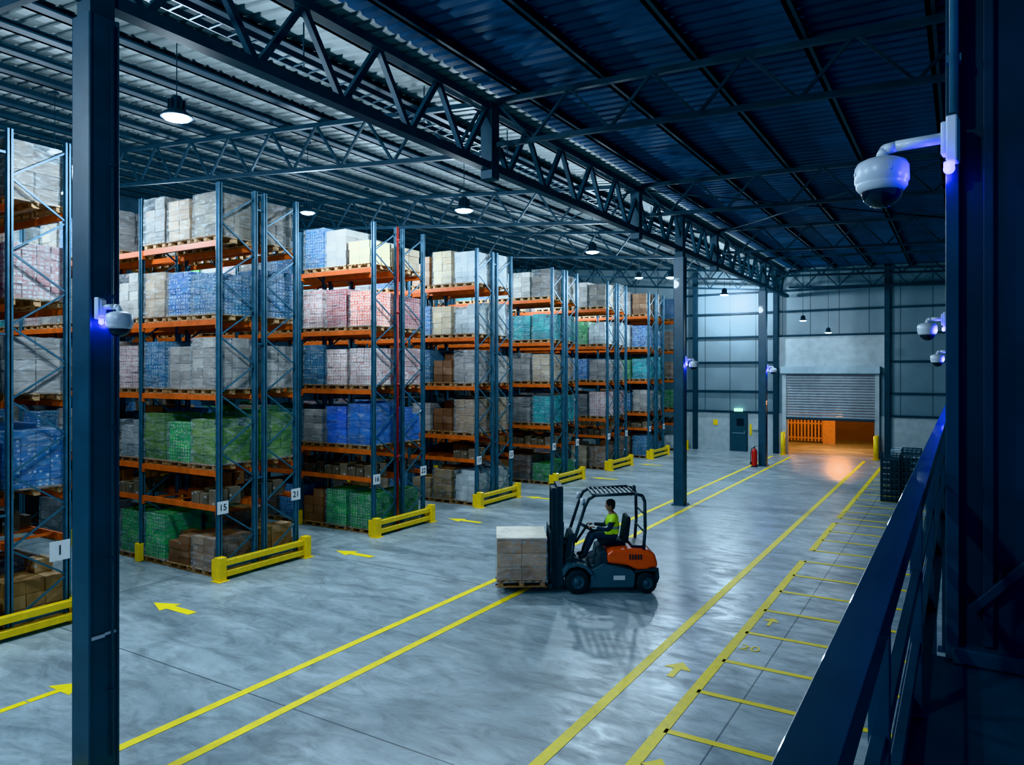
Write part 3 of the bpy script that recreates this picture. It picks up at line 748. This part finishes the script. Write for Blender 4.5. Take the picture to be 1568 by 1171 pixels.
b.box((hc.x+.079,0,hc.z-.06),(.012,.04,.009),3)
b.obj('head',[M_skin,M_white,M_hair,M_red],dr)
b=MB()
b.lathe([(.079,-.01),(.083,.03),(.08,.07),(.062,.106),(.03,.127),(.001,.131)],hc+Vector((-.012,0,0)),0,24,sc=(1.2,1.02,1)); b.ball(hc+Vector((-.045,0,-.02)),.068,0,16,10,(.9,1.05,1.1))
b.obj('hair',[M_hair],dr)
for s in(-1,1):
    hp=Vector((-.40,s*.185,1.245))
    V=[hp,hp+Vector((.05,-s*.01,.005)),hp+Vector((.09,-s*.018,.01))]; E=[(0,1),(1,2)]; R=[(.026,.02),(.034,.017),(.036,.015)]
    skinfig('palm',[tuple(v) for v in V],E,R,[M_skin],dr,1)
    for f in range(4):
        o_=-.027+.018*f; L=(.030,.034,.032,.025)[f]
        p0=hp+Vector((.085,-s*.018+o_,.012)); p1=p0+Vector((L,0,.0)); p2=p1+Vector((L*.45,0,-L*.7)); p3=p2+Vector((-L*.45,0,-L*.5))
        skinfig('finger',[tuple(p) for p in(p0,p1,p2,p3)],[(0,1),(1,2),(2,3)],[.0095,.009,.008,.007],[M_skin],dr,1)
    p0=hp+Vector((.03,-s*.03,0)); p1=p0+Vector((.035,-s*.025,-.01)); p2=p1+Vector((.03,-s*.004,-.012))
    skinfig('thumb',[tuple(p) for p in(p0,p1,p2)],[(0,1),(1,2)],[.012,.0105,.009],[M_skin],dr,1)
# ---------------------------------------------------------------- lights
def plight(name,loc,P,col,r=.2):
    rt=root(name,loc); b=MB(); b.box((0,0,.12),(.5,.12,.06),0); b.box((0,0,.085),(.46,.08,.012),1); b.cyl((0,0,.15),(0,0,.15+max(.05,4.98-loc[2]-.15)),.012,0,6)
    b.obj('fitting',[M_dark,emat('sodium_tube',(1.,.45,.12),15)],rt)
    l=bpy.data.lights.new('glow','POINT'); l.energy=P; l.color=col; l.shadow_soft_size=r; o=bpy.data.objects.new('glow',l); link(o,rt)
plight('sodium_lamp',(-5.8,44.,2.6),700,(1.,.42,.14)); plight('sodium_lamp',(-9,45.5,3.0),260,(1.,.40,.12))
w=bpy.data.worlds.new('night_world'); S.world=w; w.use_nodes=True
w.node_tree.nodes['Background'].inputs[0].default_value=(.03,.14,.42,1); w.node_tree.nodes['Background'].inputs[1].default_value=.8
S.view_settings.view_transform='Khronos PBR Neutral'
S.view_settings.exposure=0
